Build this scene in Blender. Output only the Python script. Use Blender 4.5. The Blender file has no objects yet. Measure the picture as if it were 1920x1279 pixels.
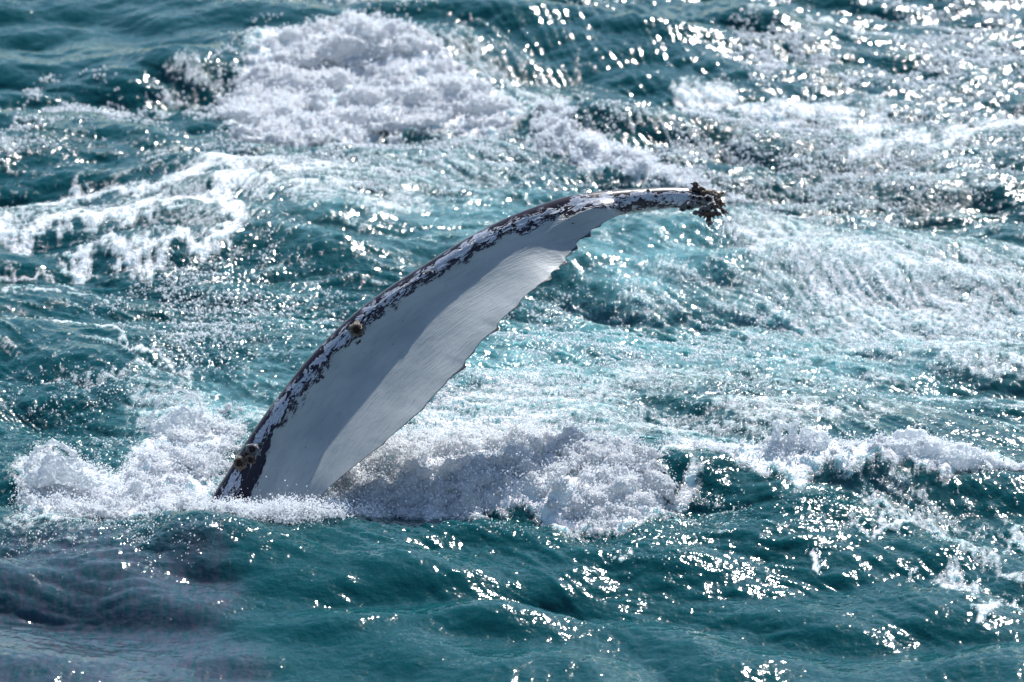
import bpy, bmesh, math, random
import numpy as np
from mathutils import Vector, Matrix
random.seed(7)
rng = np.random.default_rng(7)
S = bpy.context.scene
C = S.collection

# ------------------------------------------------------------------ camera, sky, sun, exposure
PITCH = math.radians(20.0); DIST = 21.0
CAMH = DIST * math.sin(PITCH); CAMY = -DIST * math.cos(PITCH)
FPX = 6500.0                                   # focal length in pixels of the 1920-wide photograph
cam_data = bpy.data.cameras.new('camera'); cam = bpy.data.objects.new('camera', cam_data); C.objects.link(cam)
cam.location = (0, CAMY, CAMH); cam.rotation_euler = (math.pi/2 - PITCH, 0, 0)
cam_data.sensor_width = 36; cam_data.lens = FPX / 1920 * 36
cam_data.clip_start = 0.1; cam_data.clip_end = 6000
cam_data.dof.use_dof = True; cam_data.dof.focus_distance = 18.7; cam_data.dof.aperture_fstop = 2.1
cam_data.dof.aperture_blades = 0
S.camera = cam

SUN_EL, SUN_AZ = math.radians(43), math.radians(21)     # azimuth clockwise from straight ahead (+Y)
SUNV = Vector((math.sin(SUN_AZ)*math.cos(SUN_EL), math.cos(SUN_AZ)*math.cos(SUN_EL), math.sin(SUN_EL)))
W = bpy.data.worlds.new('World'); S.world = W; W.use_nodes = True
wn = W.node_tree.nodes; wn.clear()
sky = wn.new('ShaderNodeTexSky'); sky.sky_type = 'NISHITA'; sky.sun_disc = False
sky.sun_elevation = SUN_EL; sky.sun_rotation = SUN_AZ; sky.air_density = 1.2; sky.dust_density = 0.4; sky.ozone_density = 3.0
bg = wn.new('ShaderNodeBackground'); bg.inputs[1].default_value = 0.09
wo = wn.new('ShaderNodeOutputWorld')
W.node_tree.links.new(sky.outputs[0], bg.inputs[0]); W.node_tree.links.new(bg.outputs[0], wo.inputs[0])
sd = bpy.data.lights.new('sun', 'SUN'); sd.energy = 5.0; sd.angle = math.radians(0.55); sd.color = (1.0, 0.985, 0.955)
sun = bpy.data.objects.new('sun', sd); C.objects.link(sun); sun.location = (6, 10, 14)
sun.rotation_euler = (-SUNV).to_track_quat('-Z', 'Y').to_euler()
S.view_settings.view_transform = 'Standard'; S.view_settings.look = 'None'
S.view_settings.exposure = 0.70; S.view_settings.gamma = 1.0; S.view_settings.use_curve_mapping = False
S.cycles.use_denoising = True
S.cycles.max_bounces = 10; S.cycles.diffuse_bounces = 6; S.cycles.transmission_bounces = 8; S.cycles.sample_clamp_indirect = 4

# ------------------------------------------------------------------ ray helpers
camp = np.array([0, CAMY, CAMH]); fw = np.array([0, math.cos(PITCH), -math.sin(PITCH)])
upv = np.array([0, math.sin(PITCH), math.cos(PITCH)]); rt = np.array([1.0, 0, 0])
def ray(px, py):
    px = np.asarray(px, float); py = np.asarray(py, float)
    return fw + ((px-960)/FPX)[..., None]*rt + ((639.5-py)/FPX)[..., None]*upv
def at_depth(px, py, d): return camp + ray(px, py)*np.asarray(d)[..., None]
def ground(px, py, z=0.0):
    r = ray(px, py); k = (z-CAMH)/r[..., 2]
    return camp + r*k[..., None]
def chart(x, y):                                # plan position on the water -> chart coordinates
    dx, dy, dz = x, y-CAMY, -CAMH
    f = dy*fw[1] + dz*fw[2]; u = dy*upv[1] + dz*upv[2]
    f = np.maximum(f, 0.5)
    return 960 + FPX*dx/f, 639.5 - FPX*u/f

# ------------------------------------------------------------------ spectral noise fields
NT = 2048; TL = 24.0
kf = np.fft.fftfreq(NT, TL/NT)
KX, KY = np.meshgrid(kf, kf); KK = np.hypot(KX, KY); KK[0, 0] = 1e-6
def band_field(lo, hi, slope=0.0, ang=None, spread=2.0, seed=0, chop=False):
    r = np.random.default_rng(seed)
    wl = 1/KK
    amp = np.where((wl > lo*0.75) & (wl < hi*1.3), 1.0, 0.0)*KK**(-slope)
    amp *= np.exp(-((np.log(wl)-0.5*(math.log(lo)+math.log(hi)))/(0.5*math.log(hi/lo)+0.15))**4)
    if ang is not None:
        a = np.arctan2(KY, KX)
        amp *= np.abs(np.cos(a-ang))**spread + 0.03
    ph = np.fft.fft2(r.standard_normal((NT, NT)).astype(np.float32))*amp; ph[0, 0] = 0
    f = np.fft.ifft2(ph).real; s = f.std(); out = [f/s]
    if chop:
        out.append(np.fft.ifft2(1j*KX/KK*ph).real/s); out.append(np.fft.ifft2(1j*KY/KK*ph).real/s)
        return out
    return out[0]
def tile(f, x, y):
    u = (x/TL*NT) % NT; v = (y/TL*NT) % NT
    i = u.astype(np.int64); j = v.astype(np.int64); a = u-i; b = v-j; i %= NT; j %= NT
    i1 = (i+1) % NT; j1 = (j+1) % NT
    return f[j, i]*(1-a)*(1-b)+f[j, i1]*a*(1-b)+f[j1, i]*(1-a)*b+f[j1, i1]*a*b
def sstep(a, b, x): t = np.clip((x-a)/(b-a), 0, 1); return t*t*(3-2*t)

# ------------------------------------------------------------------ the chart of foam, sparkle and aerated water
CX0, CX1, CY0, CY1 = -260.0, 2180.0, -160.0, 1420.0; CW, CH = 1500, 970
gx = np.linspace(CX0, CX1, CW); gy = np.linspace(CY0, CY1, CH); GX, GY = np.meshgrid(gx, gy)
cf_x = np.fft.fftfreq(CW); cf_y = np.fft.fftfreq(CH); CFX, CFY = np.meshgrid(cf_x, cf_y); CFK = np.hypot(CFX, CFY)+1e-6
STEP = (CX1-CX0)/CW
def cblur(f, px): s = px/STEP; return np.fft.ifft2(np.fft.fft2(f)*np.exp(-2*(math.pi*CFK*s)**2)).real
def cnoise(lo, hi, seed, slope=1.0, ax=1.0):
    r = np.random.default_rng(seed); K = np.hypot(CFX*ax, CFY)/STEP + 1e-9
    a = K**(-slope)*np.exp(-(K*lo)**2)*(1-np.exp(-(K*hi)**2))
    f = np.fft.ifft2(np.fft.fft2(r.standard_normal((CH, CW)))*a).real
    return f/f.std()
w1x, w1y = cnoise(60, 300, 1)*16, cnoise(60, 300, 2)*9
w2x, w2y = cnoise(10, 60, 3)*7, cnoise(10, 60, 4)*4
WX, WY = GX+w1x+w2x, GY+w1y+w2y
def poly(pts, soft=8, s=1.0, warp=True):
    X, Y = (WX, WY) if warp else (GX, GY)
    m = np.zeros(X.shape, bool); n = len(pts)
    for i in range(n):
        x0, y0 = pts[i]; x1, y1 = pts[(i+1) % n]
        if y0 == y1: continue
        c = ((y0 > Y) != (y1 > Y)) & (X < (x1-x0)*(Y-y0)/(y1-y0)+x0)
        m ^= c
    return np.clip(cblur(m.astype(float), soft), 0, 1)*s
def stroke(pts, w, s=1.0, vs=0.6):
    d = np.full(WX.shape, 1e9)
    for (x0, y0), (x1, y1) in zip(pts[:-1], pts[1:]):
        dx, dy = x1-x0, (y1-y0)/vs; L = dx*dx+dy*dy+1e-9
        t = np.clip(((WX-x0)*dx+(WY-y0)/vs*dy)/L, 0, 1)
        d = np.minimum(d, np.hypot(WX-x0-t*dx, (WY-y0)/vs-t*dy))
    return s*np.exp(-(d/w)**2)
def ell(cx, cy, rx, ry, s=1.0, a=0.0, p=2):
    a = math.radians(a); X = WX-cx; Y = WY-cy
    u = (X*math.cos(a)+Y*math.sin(a))/rx; v = (-X*math.sin(a)+Y*math.cos(a))/ry
    return s*np.exp(-(u*u+v*v)**(p/2))
def mx(*a):
    r = a[0]
    for b in a[1:]: r = np.maximum(r, b)
    return r

# thick foam
P_mound = [(395, 165), (440, 120), (540, 70), (640, 45), (760, 62), (860, 105), (915, 160), (1000, 212), (930, 232), (800, 222), (650, 240), (520, 252), (430, 232)]
P_crest = [(1000, 215), (1045, 228), (1100, 268), (1200, 288), (1330, 328), (1400, 350), (1300, 352), (1180, 332), (1080, 306), (1005, 285)]
P_left = [(30, 960), (45, 860), (100, 815), (165, 850), (215, 890), (290, 815), (390, 770), (450, 760), (470, 800), (400, 930), (470, 965), (560, 990), (440, 1005), (300, 985), (120, 985)]
P_right = [(620, 905), (700, 845), (800, 835), (930, 840), (1080, 862), (1210, 885), (1285, 945), (1210, 985), (1120, 1005), (1020, 965), (930, 950), (900, 985), (800, 960), (700, 975), (610, 985), (540, 985)]
P_line = [(1200, 890), (1280, 860), (1400, 862), (1500, 850), (1580, 875), (1640, 860), (1800, 860), (1920, 895), (2100, 905), (2100, 918), (1900, 912), (1750, 915), (1600, 912), (1500, 922), (1420, 905), (1300, 895)]
sh = lambda P, d: [(x, y+d) for x, y in P]
P_mound, P_left, P_right, P_line = sh(P_mound, 26), sh(P_left, 14), sh(P_right, 16), sh(P_line, 12)
thick = mx(poly(P_mound, 14), poly(P_crest, 9, .95), poly(P_left, 12, .9), poly(P_right, 10), poly(P_line, 7, .95),
           stroke([(1640, 958), (1740, 985), (1800, 1030), (1930, 1100)], 26, .62), stroke([(1700, 935), (1850, 1000), (1890, 1040)], 14, .5),
           stroke([(1600, 1010), (1700, 992), (1760, 1000)], 13, .7), ell(1810, 1105, 60, 16, .75, 15), ell(1870, 1150, 50, 14, .8, 10),
           ell(1900, 1010, 25, 20, .7), ell(1145, 1053, 12, 6, 1.2), ell(1530, 1050, 14, 6, 1.2), ell(1690, 1080, 12, 7, 1.1))
# lacy foam
lace = mx(stroke([(-60, 390), (120, 378), (330, 356), (460, 342), (620, 338)], 38, .85),
          stroke([(-60, 445), (120, 432), (230, 440), (330, 405), (470, 372)], 36, .9),
          stroke([(150, 485), (300, 492), (390, 480), (445, 430), (400, 395)], 26, .95),
          stroke([(-60, 500), (60, 498), (110, 520)], 16, .7), stroke([(0, 415), (200, 400), (420, 372)], 20, .6),
          ell(600, 380, 200, 50, .66), ell(720, 400, 110, 40, .72), ell(830, 350, 180, 70, .5), ell(900, 290, 160, 60, .55, 15),
          stroke([(75, 618), (205, 628), (258, 678), (365, 690)], 12, .85), stroke([(0, 545), (140, 545), (165, 560)], 12, .7),
          stroke([(0, 610), (60, 625), (75, 618)], 10, .6), stroke([(130, 708), (200, 715), (350, 700)], 16, .6),
          ell(330, 760, 110, 60, .62), ell(400, 880, 160, 70, .6),
          ell(1050, 760, 330, 50, .66), ell(900, 820, 260, 60, .8), ell(1250, 840, 280, 30, .66), ell(1500, 815, 300, 22, .7, 0), ell(1800, 800, 200, 22, .62),
          stroke([(1300, 200), (1450, 215), (1560, 222), (1680, 235)], 50, .82), stroke([(1600, 290), (1750, 265), (1930, 215)], 34, .8),
          stroke([(1440, 52), (1560, 55), (1660, 68)], 18, .75), stroke([(1000, 190), (1180, 240), (1400, 290)], 22, .5),
          stroke([(850, 90), (950, 150), (1000, 210)], 34, .6), stroke([(480, 15), (700, 20), (900, 10), (1100, -20)], 34, .55),
          poly([(1330, 380), (1500, 400), (1700, 450), (1960, 480), (1960, 700), (1750, 680), (1600, 640), (1450, 560), (1340, 470)], 30, .66),
          stroke([(1330, 430), (1480, 520), (1650, 590), (1930, 690)], 30, .72), stroke([(1400, 640), (1600, 700), (1900, 745)], 26, .6),
          stroke([(1050, 430), (1180, 425), (1300, 440)], 22, .55), stroke([(1100, 560), (1300, 600), (1500, 650)], 26, .5),
          stroke([(250, 205), (330, 165), (420, 140)], 30, .5), ell(500, 270, 220, 25, .5), ell(60, 1000, 200, 40, .5),
          ell(1130, 610, 380, 100, .38), ell(380, 600, 260, 110, .2), ell(1500, 350, 500, 60, .45, 5),
          stroke([(1260, 985), (1400, 1000), (1600, 1000)], 30, .35), ell(1720, 960, 220, 40, .45, 15))
milk = mx(ell(1230, 500, 210, 80, .75), ell(1120, 640, 460, 140, .65), ell(1550, 600, 500, 190, .65), ell(1000, 420, 500, 90, .5), ell(900, 720, 420, 90, .8), ell(400, 780, 200, 80, .7), ell(330, 900, 180, 60, .6),
          ell(900, 800, 350, 90, .8), ell(650, 420, 260, 70, .4), ell(850, 320, 200, 80, .4), ell(1650, 560, 420, 150, .55),
          ell(620, 940, 90, 60, .6), ell(1330, 880, 160, 40, .5), ell(1600, 940, 260, 30, .35), ell(520, 560, 200, 110, .3))
glit = mx(ell(420, 590, 260, 120, .85, 0, 3), ell(1150, 650, 380, 120, 1.0, 0, 3), ell(850, 760, 330, 80, .9, 0, 3), ell(1500, 130, 150, 45, 1.0, 12), ell(1480, 290, 520, 110, .7),
          ell(1800, 120, 240, 190, .6), ell(150, 200, 160, 42, .85), ell(400, 190, 100, 30, .6), ell(85, 285, 130, 30, .8), ell(700, 300, 420, 90, .7),
          ell(760, 12, 420, 36, .7), ell(280, 1020, 170, 45, .95, 8), ell(1120, 1010, 330, 40, .6), ell(1230, 1060, 200, 30, .4), ell(60, 1010, 120, 60, .7),
          ell(1400, 760, 500, 60, .7), ell(1650, 600, 420, 160, .6), ell(200, 740, 260, 60, .55), ell(1500, 980, 450, 50, .5), ell(150, 880, 200, 80, .8),
          ell(640, 150, 300, 110, .6), ell(900, 920, 400, 60, .6), ell(1650, 380, 400, 60, .6), ell(1500, 1130, 420, 120, .18))
lac2_pre = cnoise(8, 60, 29, 1.0, .35)
sky_tint = poly([(-300, 1040), (120, 1010), (330, 1035), (425, 1050), (405, 1090), (450, 1130), (410, 1190), (500, 1240), (450, 1290), (520, 1500), (-300, 1500)], 16, 1.0)*np.clip(.62+.3*lac2_pre, .15, 1)  # lower-left sky reflection, painted into the water colour as a grey-purple tint
calm = mx(ell(600, 1180, 480, 130, 1.0, 0, 4), ell(130, 1180, 320, 120, .35, 0, 4), ell(200, 60, 300, 90, .7), ell(1400, 1180, 560, 110, .6, 0, 4))

# flow direction (degrees in the chart, 0 = right, positive = down) and streaks along it
flow_pts = [(100, 50, 5), (100, 250, 0), (100, 450, 5), (300, 380, -8), (400, 470, -20), (450, 420, -30), (330, 640, 30), (100, 640, 12), (150, 740, 25), (100, 850, 40),
            (700, 60, 8), (700, 180, -15), (700, 300, 0), (720, 420, 10), (900, 300, 25), (1000, 140, 40), (1150, 230, 28), (1100, 330, 40), (1250, 130, 30), (1300, 280, 22), (1500, 200, 12),
            (1500, 60, 5), (1750, 60, 0), (1700, 250, -18), (1880, 200, -30), (1500, 350, 8), (1800, 380, 4), (1300, 460, 25), (1500, 520, 30), (1700, 560, 22), (1880, 640, 15),
            (1100, 560, 12), (1000, 700, 8), (1300, 680, 10), (1600, 720, 15), (1850, 750, 10), (400, 900, -10), (800, 900, 5), (1100, 930, 10), (1500, 900, 0), (1800, 1000, 35), (1850, 1120, 30),
            (1300, 1050, 10), (1000, 1080, 20), (800, 1100, 25), (600, 1150, 10), (200, 1100, 8), (200, 1230, 5), (1000, 1230, 15), (1500, 1200, 8)]
vx = np.zeros_like(GX); vy = np.zeros_like(GX)
for x, y, a in flow_pts:
    w = 1/(((GX-x)**2+((GY-y)*1.6)**2)+60**2)**1.6
    vx += w*math.cos(math.radians(2*a)); vy += w*math.sin(math.radians(2*a))
ang = 0.5*np.arctan2(vy, vx) + cnoise(70, 400, 9)*0.13
VX, VY = np.cos(ang), np.sin(ang)
def samp(f, i, j):
    i = np.clip(i, 0, CW-1.001); j = np.clip(j, 0, CH-1.001); a = i.astype(int); b = j.astype(int); u = i-a; v = j-b
    return f[b, a]*(1-u)*(1-v)+f[b, a+1]*u*(1-v)+f[b+1, a]*(1-u)*v+f[b+1, a+1]*u*v
II, JJ = np.meshgrid(np.arange(CW, dtype=float), np.arange(CH, dtype=float))
def lic(src, n, st=1.6):
    acc = src.copy(); wsum = 1.0
    for sg in (1, -1):
        i, j = II.copy(), JJ.copy()
        for k in range(1, n):
            ii = np.clip(i, 0, CW-1).astype(int); jj = np.clip(j, 0, CH-1).astype(int)
            i += sg*st*VX[jj, ii]; j += sg*st*VY[jj, ii]
            w = math.cos(k/n*math.pi/2)**2
            ii = np.clip(i, 0, CW-1).astype(int); jj = np.clip(j, 0, CH-1).astype(int)
            acc += w*src[jj, ii]; wsum += w
    acc -= cblur(acc, 60); return acc/acc.std()
lic_f = lic(cnoise(2.0, 14, 21, .3), 15)
lic_c = lic(cnoise(6, 50, 22, .5), 18, 2.2)
lac1 = cnoise(3, 30, 23, .8); lac2 = cnoise(7, 60, 24, 1.0)
ridge = 1-np.abs(lac2)*1.1; ridge2 = 1-np.abs(lac1)*1.1           # foam collects along cell edges
streak = .36*lic_f + .34*lic_c + .56*ridge + .40*ridge2 - .3
foam_t = thick*1.75 + .10*(lic_f+lac1) + .26*(ridge-.2)*(1-.3*thick) - .66
lace = mx(lace, .26*cblur(((GY > 180) & (GY < 960)).astype(float), 60), ell(760, 330, 420, 110, .5), ell(1650, 330, 420, 120, .48), ell(760, 790, 520, 80, .6), ell(1000, 820, 330, 50, .74), ell(1650, 560, 420, 150, .66), ell(1250, 520, 260, 60, .45), ell(900, 770, 420, 70, .74), ell(1250, 730, 500, 50, .6), ell(1050, 180, 260, 60, .42, 25), ell(300, 430, 320, 80, .52))
foam_l = lace*1.62 - .64 + .34*streak
foam_c = np.maximum(foam_t, foam_l)
def csample(f, X, Y):
    return samp(f, (X-CX0)/(CX1-CX0)*(CW-1), (Y-CY0)/(CY1-CY0)*(CH-1))

# ------------------------------------------------------------------ sea surface height
big = band_field(1.8, 5.5, 1.0, math.radians(80), 3, 31, True)
mid = band_field(.45, 1.6, 1.3, math.radians(72), 2, 32, True)
sml = band_field(.12, .45, 1.4, math.radians(95), 1.2, 33, True)
tny = band_field(.035, .12, 1.2, None, 1, 34, True)
churn1 = band_field(.10, .5, 1.2, None, 1, 35)
churn2 = band_field(.03, .12, 1.0, None, 1, 36)
patch = band_field(.8, 4, .6, None, 1, 37)
def gpt(px, py): g = ground(np.array(px), np.array(py)); return float(g[0]), float(g[1])
# individual swells: (px, py of crest, length m, width m, height m, crest heading deg)
swells = [(1500, 925, 2.6, .30, .10, 0), (1150, 75, 1.6, .7, .24, -12), (470, 462, .9, .55, .17, 0), (640, 110, 1.5, .55, .06, 0), (900, 890, 1.6, .45, .03, 0), (1560, 945, .5, .28, .08, -8),
          (650, 1010, 1.5, .28, .09, -4), (330, 155, .9, .4, .09, 4), (100, 640, .8, .3, .07, 0), (1050, 235, 1.2, .3, .12, -14), (1500, 1040, 1.2, .25, .05, 4), (1000, 1090, 1.2, .25, .045, -6), (250, 1090, 1.4, .22, .04, 3), (700, 1160, 1.6, .22, .05, -8), (1200, 1170, 1.3, .2, .04, 5)]
THICKB = cblur(thick, 10)
def height(x, y, full=True):
    px, py = chart(x, y)
    inside = sstep(-240, -100, px)*(1-sstep(2020, 2160, px))*sstep(-150, -60, py)*(1-sstep(1330, 1410, py))
    T = csample(THICKB, px, py)*inside; G = csample(glit, px, py)*inside; K = csample(calm, px, py)*inside
    L = csample(lic_c, px, py)*inside; Lf = csample(lic_f, px, py)*inside
    far = 1/(1+((np.hypot(x, y+2)/40)**2))
    b = tile(big[0], x, y); m = tile(mid[0], x, y)
    cx = .045*tile(big[1], x, y)+.018*tile(mid[1], x, y); cy = .045*tile(big[2], x, y)+.018*tile(mid[2], x, y)
    z = .050*b + .024*m
    gs = .0052*(.75+.6*G)*(1-.5*K); z = z+gs*tile(sml[0], x, y)*far**.5
    cx = cx+gs*.8*tile(sml[1], x, y); cy = cy+gs*.8*tile(sml[2], x, y)
    z = z + (.0006+.0022*G)*(1-.6*K)*tile(tny[0], x, y)*far
    z = z + .0034*L*(1-.75*K)*(1-T) + .0016*Lf*(1-K)*(1-T)
    z = z + T*(.022*np.abs(tile(churn1, x, y))+.007*np.abs(tile(churn2, x, y)))
    for sx, sy, ln, wd, hh, hd in swells:
        gx_, gy_ = gpt(sx, sy); a = math.radians(hd); X = x-gx_; Y = y-gy_
        bend = .12*np.sin(X*2.3+sx)+.05*np.sin(X*5.1+sy)
        u = X*math.cos(a)+Y*math.sin(a); v = -X*math.sin(a)+Y*math.cos(a)+bend
        prof = np.where(v < 0, np.exp(-(np.abs(v)/(wd*.75))**1.6), np.exp(-(v/(wd*1.8))**2))
        z = z + hh*prof*np.exp(-(u/ln)**4)
    return z, cx, cy, inside

def coords(a, b, st, out, r=1.12):
    c = list(np.arange(a, b+1e-6, st)); s = st; v = c[-1]; hi = []
    while v < out: s *= r; v += s; hi.append(v)
    s = st; v = c[0]; lo = []
    while v > -out: s *= r; v -= s; lo.append(v)
    return np.array(lo[::-1]+c+hi)
xs = coords(-4.7, 4.7, .0115, 1500); ys = coords(-4.1, 8.9, .0165, 1500)
X, Y = np.meshgrid(xs, ys)
Z, DX, DY, INS = height(X, Y)
PX, PY = chart(X, Y)
gen = tile(patch, X*.7, Y*.7)*.28 + tile(churn1, X, Y)*.12 - .25       # foam beyond the charted water
FOAM = csample(foam_c, PX, PY)*INS + gen*(1-INS)
GLIT = csample(glit, PX, PY)*INS + .35*(1-INS)
MILK = csample(milk, PX, PY)*INS + np.clip(gen+.2, 0, .5)*(1-INS)
THK = csample(thick, PX, PY)*INS
Z = Z + np.clip(FOAM, 0, 1)*.006
verts = np.stack([X-DX*1.0, Y-DY*1.0, Z], -1).reshape(-1, 3)
ny, nx = X.shape
idx = np.arange(ny*nx).reshape(ny, nx)
quads = np.stack([idx[:-1, :-1], idx[:-1, 1:], idx[1:, 1:], idx[1:, :-1]], -1).reshape(-1, 4)
def np_mesh(name, v, q, smooth=True):
    me = bpy.data.meshes.new(name); n = q.shape[1]
    me.vertices.add(len(v)); me.vertices.foreach_set('co', v.astype(np.float32).ravel())
    me.loops.add(q.size); me.loops.foreach_set('vertex_index', q.astype(np.int32).ravel())
    me.polygons.add(len(q)); me.polygons.foreach_set('loop_start', np.arange(0, q.size, n, dtype=np.int32))
    me.polygons.foreach_set('loop_total', np.full(len(q), n, dtype=np.int32))
    me.update(calc_edges=True)
    if smooth: me.polygons.foreach_set('use_smooth', np.ones(len(q), bool))
    return me
def fattr(me, name, a):
    at = me.attributes.new(name, 'FLOAT', 'POINT'); at.data.foreach_set('value', np.asarray(a, np.float32).ravel())
def link(name, me, mat=None, parent=None, **kw):
    o = bpy.data.objects.new(name, me); C.objects.link(o)
    if mat is not None: me.materials.append(mat)
    if parent is not None: o.parent = parent
    for k, v in kw.items(): o[k] = v
    return o

# ------------------------------------------------------------------ node helper
class NT_:
    def __init__(s, name):
        s.m = bpy.data.materials.new(name); s.m.use_nodes = True; s.t = s.m.node_tree; s.t.nodes.clear()
    def n(s, t, **kw):
        nd = s.t.nodes.new(t)
        for k, v in kw.items():
            if k.startswith('i_'):
                nm = k[2:]; nm = int(nm) if nm.isdigit() else nm
                s.put(nd.inputs[nm], v)
            else: setattr(nd, k, v)
        return nd
    def put(s, inp, v):
        if hasattr(v, 'links') or isinstance(v, bpy.types.NodeSocket): s.t.links.new(v, inp)
        elif isinstance(v, bpy.types.Node): s.t.links.new(v.outputs[0], inp)
        else: inp.default_value = v
    def math(s, op, a, b=0.0, c=None, clamp=False):
        nd = s.t.nodes.new('ShaderNodeMath'); nd.operation = op; nd.use_clamp = clamp
        s.put(nd.inputs[0], a); s.put(nd.inputs[1], b)
        if c is not None: s.put(nd.inputs[2], c)
        return nd.outputs[0]
    def attr(s, nm): return s.n('ShaderNodeAttribute', attribute_name=nm)
    def noise(s, vec, scale, detail=3, rough=.5, dist=0.0):
        nd = s.n('ShaderNodeTexNoise'); s.t.links.new(vec, nd.inputs['Vector'])
        nd.inputs['Scale'].default_value = scale; nd.inputs['Detail'].default_value = detail
        nd.inputs['Roughness'].default_value = rough; nd.inputs['Distortion'].default_value = dist
        return nd.outputs['Fac']
    def ss(s, v, a, b):
        nd = s.n('ShaderNodeMapRange', interpolation_type='SMOOTHSTEP'); s.put(nd.inputs[0], v)
        nd.inputs[1].default_value = a; nd.inputs[2].default_value = b; return nd.outputs[0]
    def mix(s, f, a, b):
        nd = s.n('ShaderNodeMix', data_type='RGBA'); s.put(nd.inputs[0], f); s.put(nd.inputs[6], a); s.put(nd.inputs[7], b)
        return nd.outputs[2]
    def mixf(s, f, a, b):
        nd = s.n('ShaderNodeMix', data_type='FLOAT'); s.put(nd.inputs[0], f); s.put(nd.inputs[2], a); s.put(nd.inputs[3], b)
        return nd.outputs[0]
    def out(s, sh):
        o = s.n('ShaderNodeOutputMaterial'); s.t.links.new(sh, o.inputs[0]); return s.m

WATER = (0.0006, 0.052, 0.060, 1)
MILKC = (0.11, 0.26, 0.28, 1)
FOAMC = (0.88, 0.89, 0.91, 1)
def sea_material():
    M = NT_('sea_water'); pos = M.n('ShaderNodeTexCoord').outputs['Object']
    F, G, K = M.attr('foam').outputs['Fac'], M.attr('glit').outputs['Fac'], M.attr('milk').outputs['Fac']
    n1 = M.noise(pos, 34, 5, .65); n2 = M.noise(pos, 9, 4, .6, .4); n3 = M.noise(pos, 110, 2, .6)
    cov = M.math('ADD', F, M.math('MULTIPLY', M.math('SUBTRACT', n1, .5), 1.15))
    cov = M.math('ADD', cov, M.math('MULTIPLY', M.math('SUBTRACT', n2, .5), .7))
    cov = M.math('ADD', cov, M.math('MULTIPLY', M.math('SUBTRACT', n3, .5), .55))
    cov = M.ss(cov, -.14, .80)
    mk = M.math('ADD', K, M.math('MULTIPLY', M.math('SUBTRACT', n2, .5), .9))
    mk = M.ss(M.math('MULTIPLY', mk, M.ss(K, 0, .25)), .05, 1.0)
    col = M.mix(mk, WATER, MILKC); col = M.mix(M.math('MULTIPLY', M.attr('sky_tint').outputs['Fac'], .85), col, (.058, .062, .092, 1)); col = M.mix(cov, col, (.70, .72, .74, 1))
    # relief: ripples everywhere, beads where the surface is showered with drops
    r1 = M.noise(pos, 7, 3, .55); r2 = M.noise(pos, 19, 2, .5)
    bead = M.noise(pos, 30, 1.5, .5); bead2 = M.noise(pos, 62, 1, .5)
    h = M.math('MULTIPLY', r1, .022); h = M.math('ADD', h, M.math('MULTIPLY', r2, .0062))
    g = M.math('ADD', M.math('MULTIPLY', bead, .020), M.math('MULTIPLY', bead2, .004))
    gm = M.math('MULTIPLY', M.ss(G, .1, .85), M.ss(M.noise(pos, 3.2, 3, .6), .31, .53))
    h = M.math('ADD', h, M.math('MULTIPLY', g, gm))
    fb = M.math('ADD', M.math('MULTIPLY', n3, .004), M.math('MULTIPLY', n1, .014))
    h = M.math('ADD', h, M.math('MULTIPLY', fb, cov))
    bp = M.n('ShaderNodeBump'); bp.inputs['Distance'].default_value = 1.0; bp.inputs['Strength'].default_value = 1.0
    M.t.links.new(h, bp.inputs['Height'])
    p = M.n('ShaderNodeBsdfPrincipled')
    M.t.links.new(col, p.inputs['Base Color']); M.t.links.new(bp.outputs[0], p.inputs['Normal'])
    M.put(p.inputs['Roughness'], M.mixf(cov, .11, .24)); p.inputs['IOR'].default_value = 1.34
    M.put(p.inputs['Subsurface Weight'], M.mixf(cov, .9, .25)); p.inputs['Subsurface Radius'].default_value = (.05, .45, .42); p.inputs['Subsurface Scale'].default_value = .6
    return M.out(p.outputs[0])
sea_me = np_mesh('ocean_water', verts, quads)
fattr(sea_me, 'sky_tint', csample(sky_tint, PX, PY)*INS); fattr(sea_me, 'foam', FOAM); fattr(sea_me, 'glit', GLIT); fattr(sea_me, 'milk', MILK)
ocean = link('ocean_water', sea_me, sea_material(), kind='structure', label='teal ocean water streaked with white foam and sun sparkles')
def sea_z(x, y):
    # height of the choppy surface above plan position (x, y)
    x = np.asarray(x, float); y = np.asarray(y, float); a, b = x.copy(), y.copy()
    for _ in range(5):
        z, dx, dy, _i = height(a, b); a = .4*a+.6*(x+dx); b = .4*b+.6*(y+dy)
    return height(a, b)[0]+.003

# ------------------------------------------------------------------ foam materials
def foam_material(name, col=FOAMC, grain=1.0, trans=.5):
    M = NT_(name); pos = M.n('ShaderNodeTexCoord').outputs['Object']
    n1 = M.noise(pos, 30, 5, .65); n3 = M.noise(pos, 120, 2, .6)
    n4 = M.noise(pos, 8, 4, .6)
    c = M.mix(M.ss(M.math('ADD', M.math('MULTIPLY', n1, .6), M.math('MULTIPLY', n4, .5)), .34, .56), (.60, .69, .73, 1), col)
    h = M.math('ADD', M.math('MULTIPLY', n1, .022*grain), M.math('MULTIPLY', n3, .005*grain))
    bp = M.n('ShaderNodeBump'); bp.inputs['Distance'].default_value = 1.0; M.t.links.new(h, bp.inputs['Height'])
    p = M.n('ShaderNodeBsdfPrincipled'); M.t.links.new(c, p.inputs['Base Color']); M.t.links.new(bp.outputs[0], p.inputs['Normal'])
    p.inputs['Roughness'].default_value = .17; p.inputs['IOR'].default_value = 1.34
    tr = M.n('ShaderNodeBsdfTranslucent'); M.t.links.new(c, tr.inputs[0]); M.t.links.new(bp.outputs[0], tr.inputs['Normal'])
    mxn = M.n('ShaderNodeMixShader'); mxn.inputs[0].default_value = trans
    M.t.links.new(p.outputs[0], mxn.inputs[1]); M.t.links.new(tr.outputs[0], mxn.inputs[2])
    return M.out(mxn.outputs[0])
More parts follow.
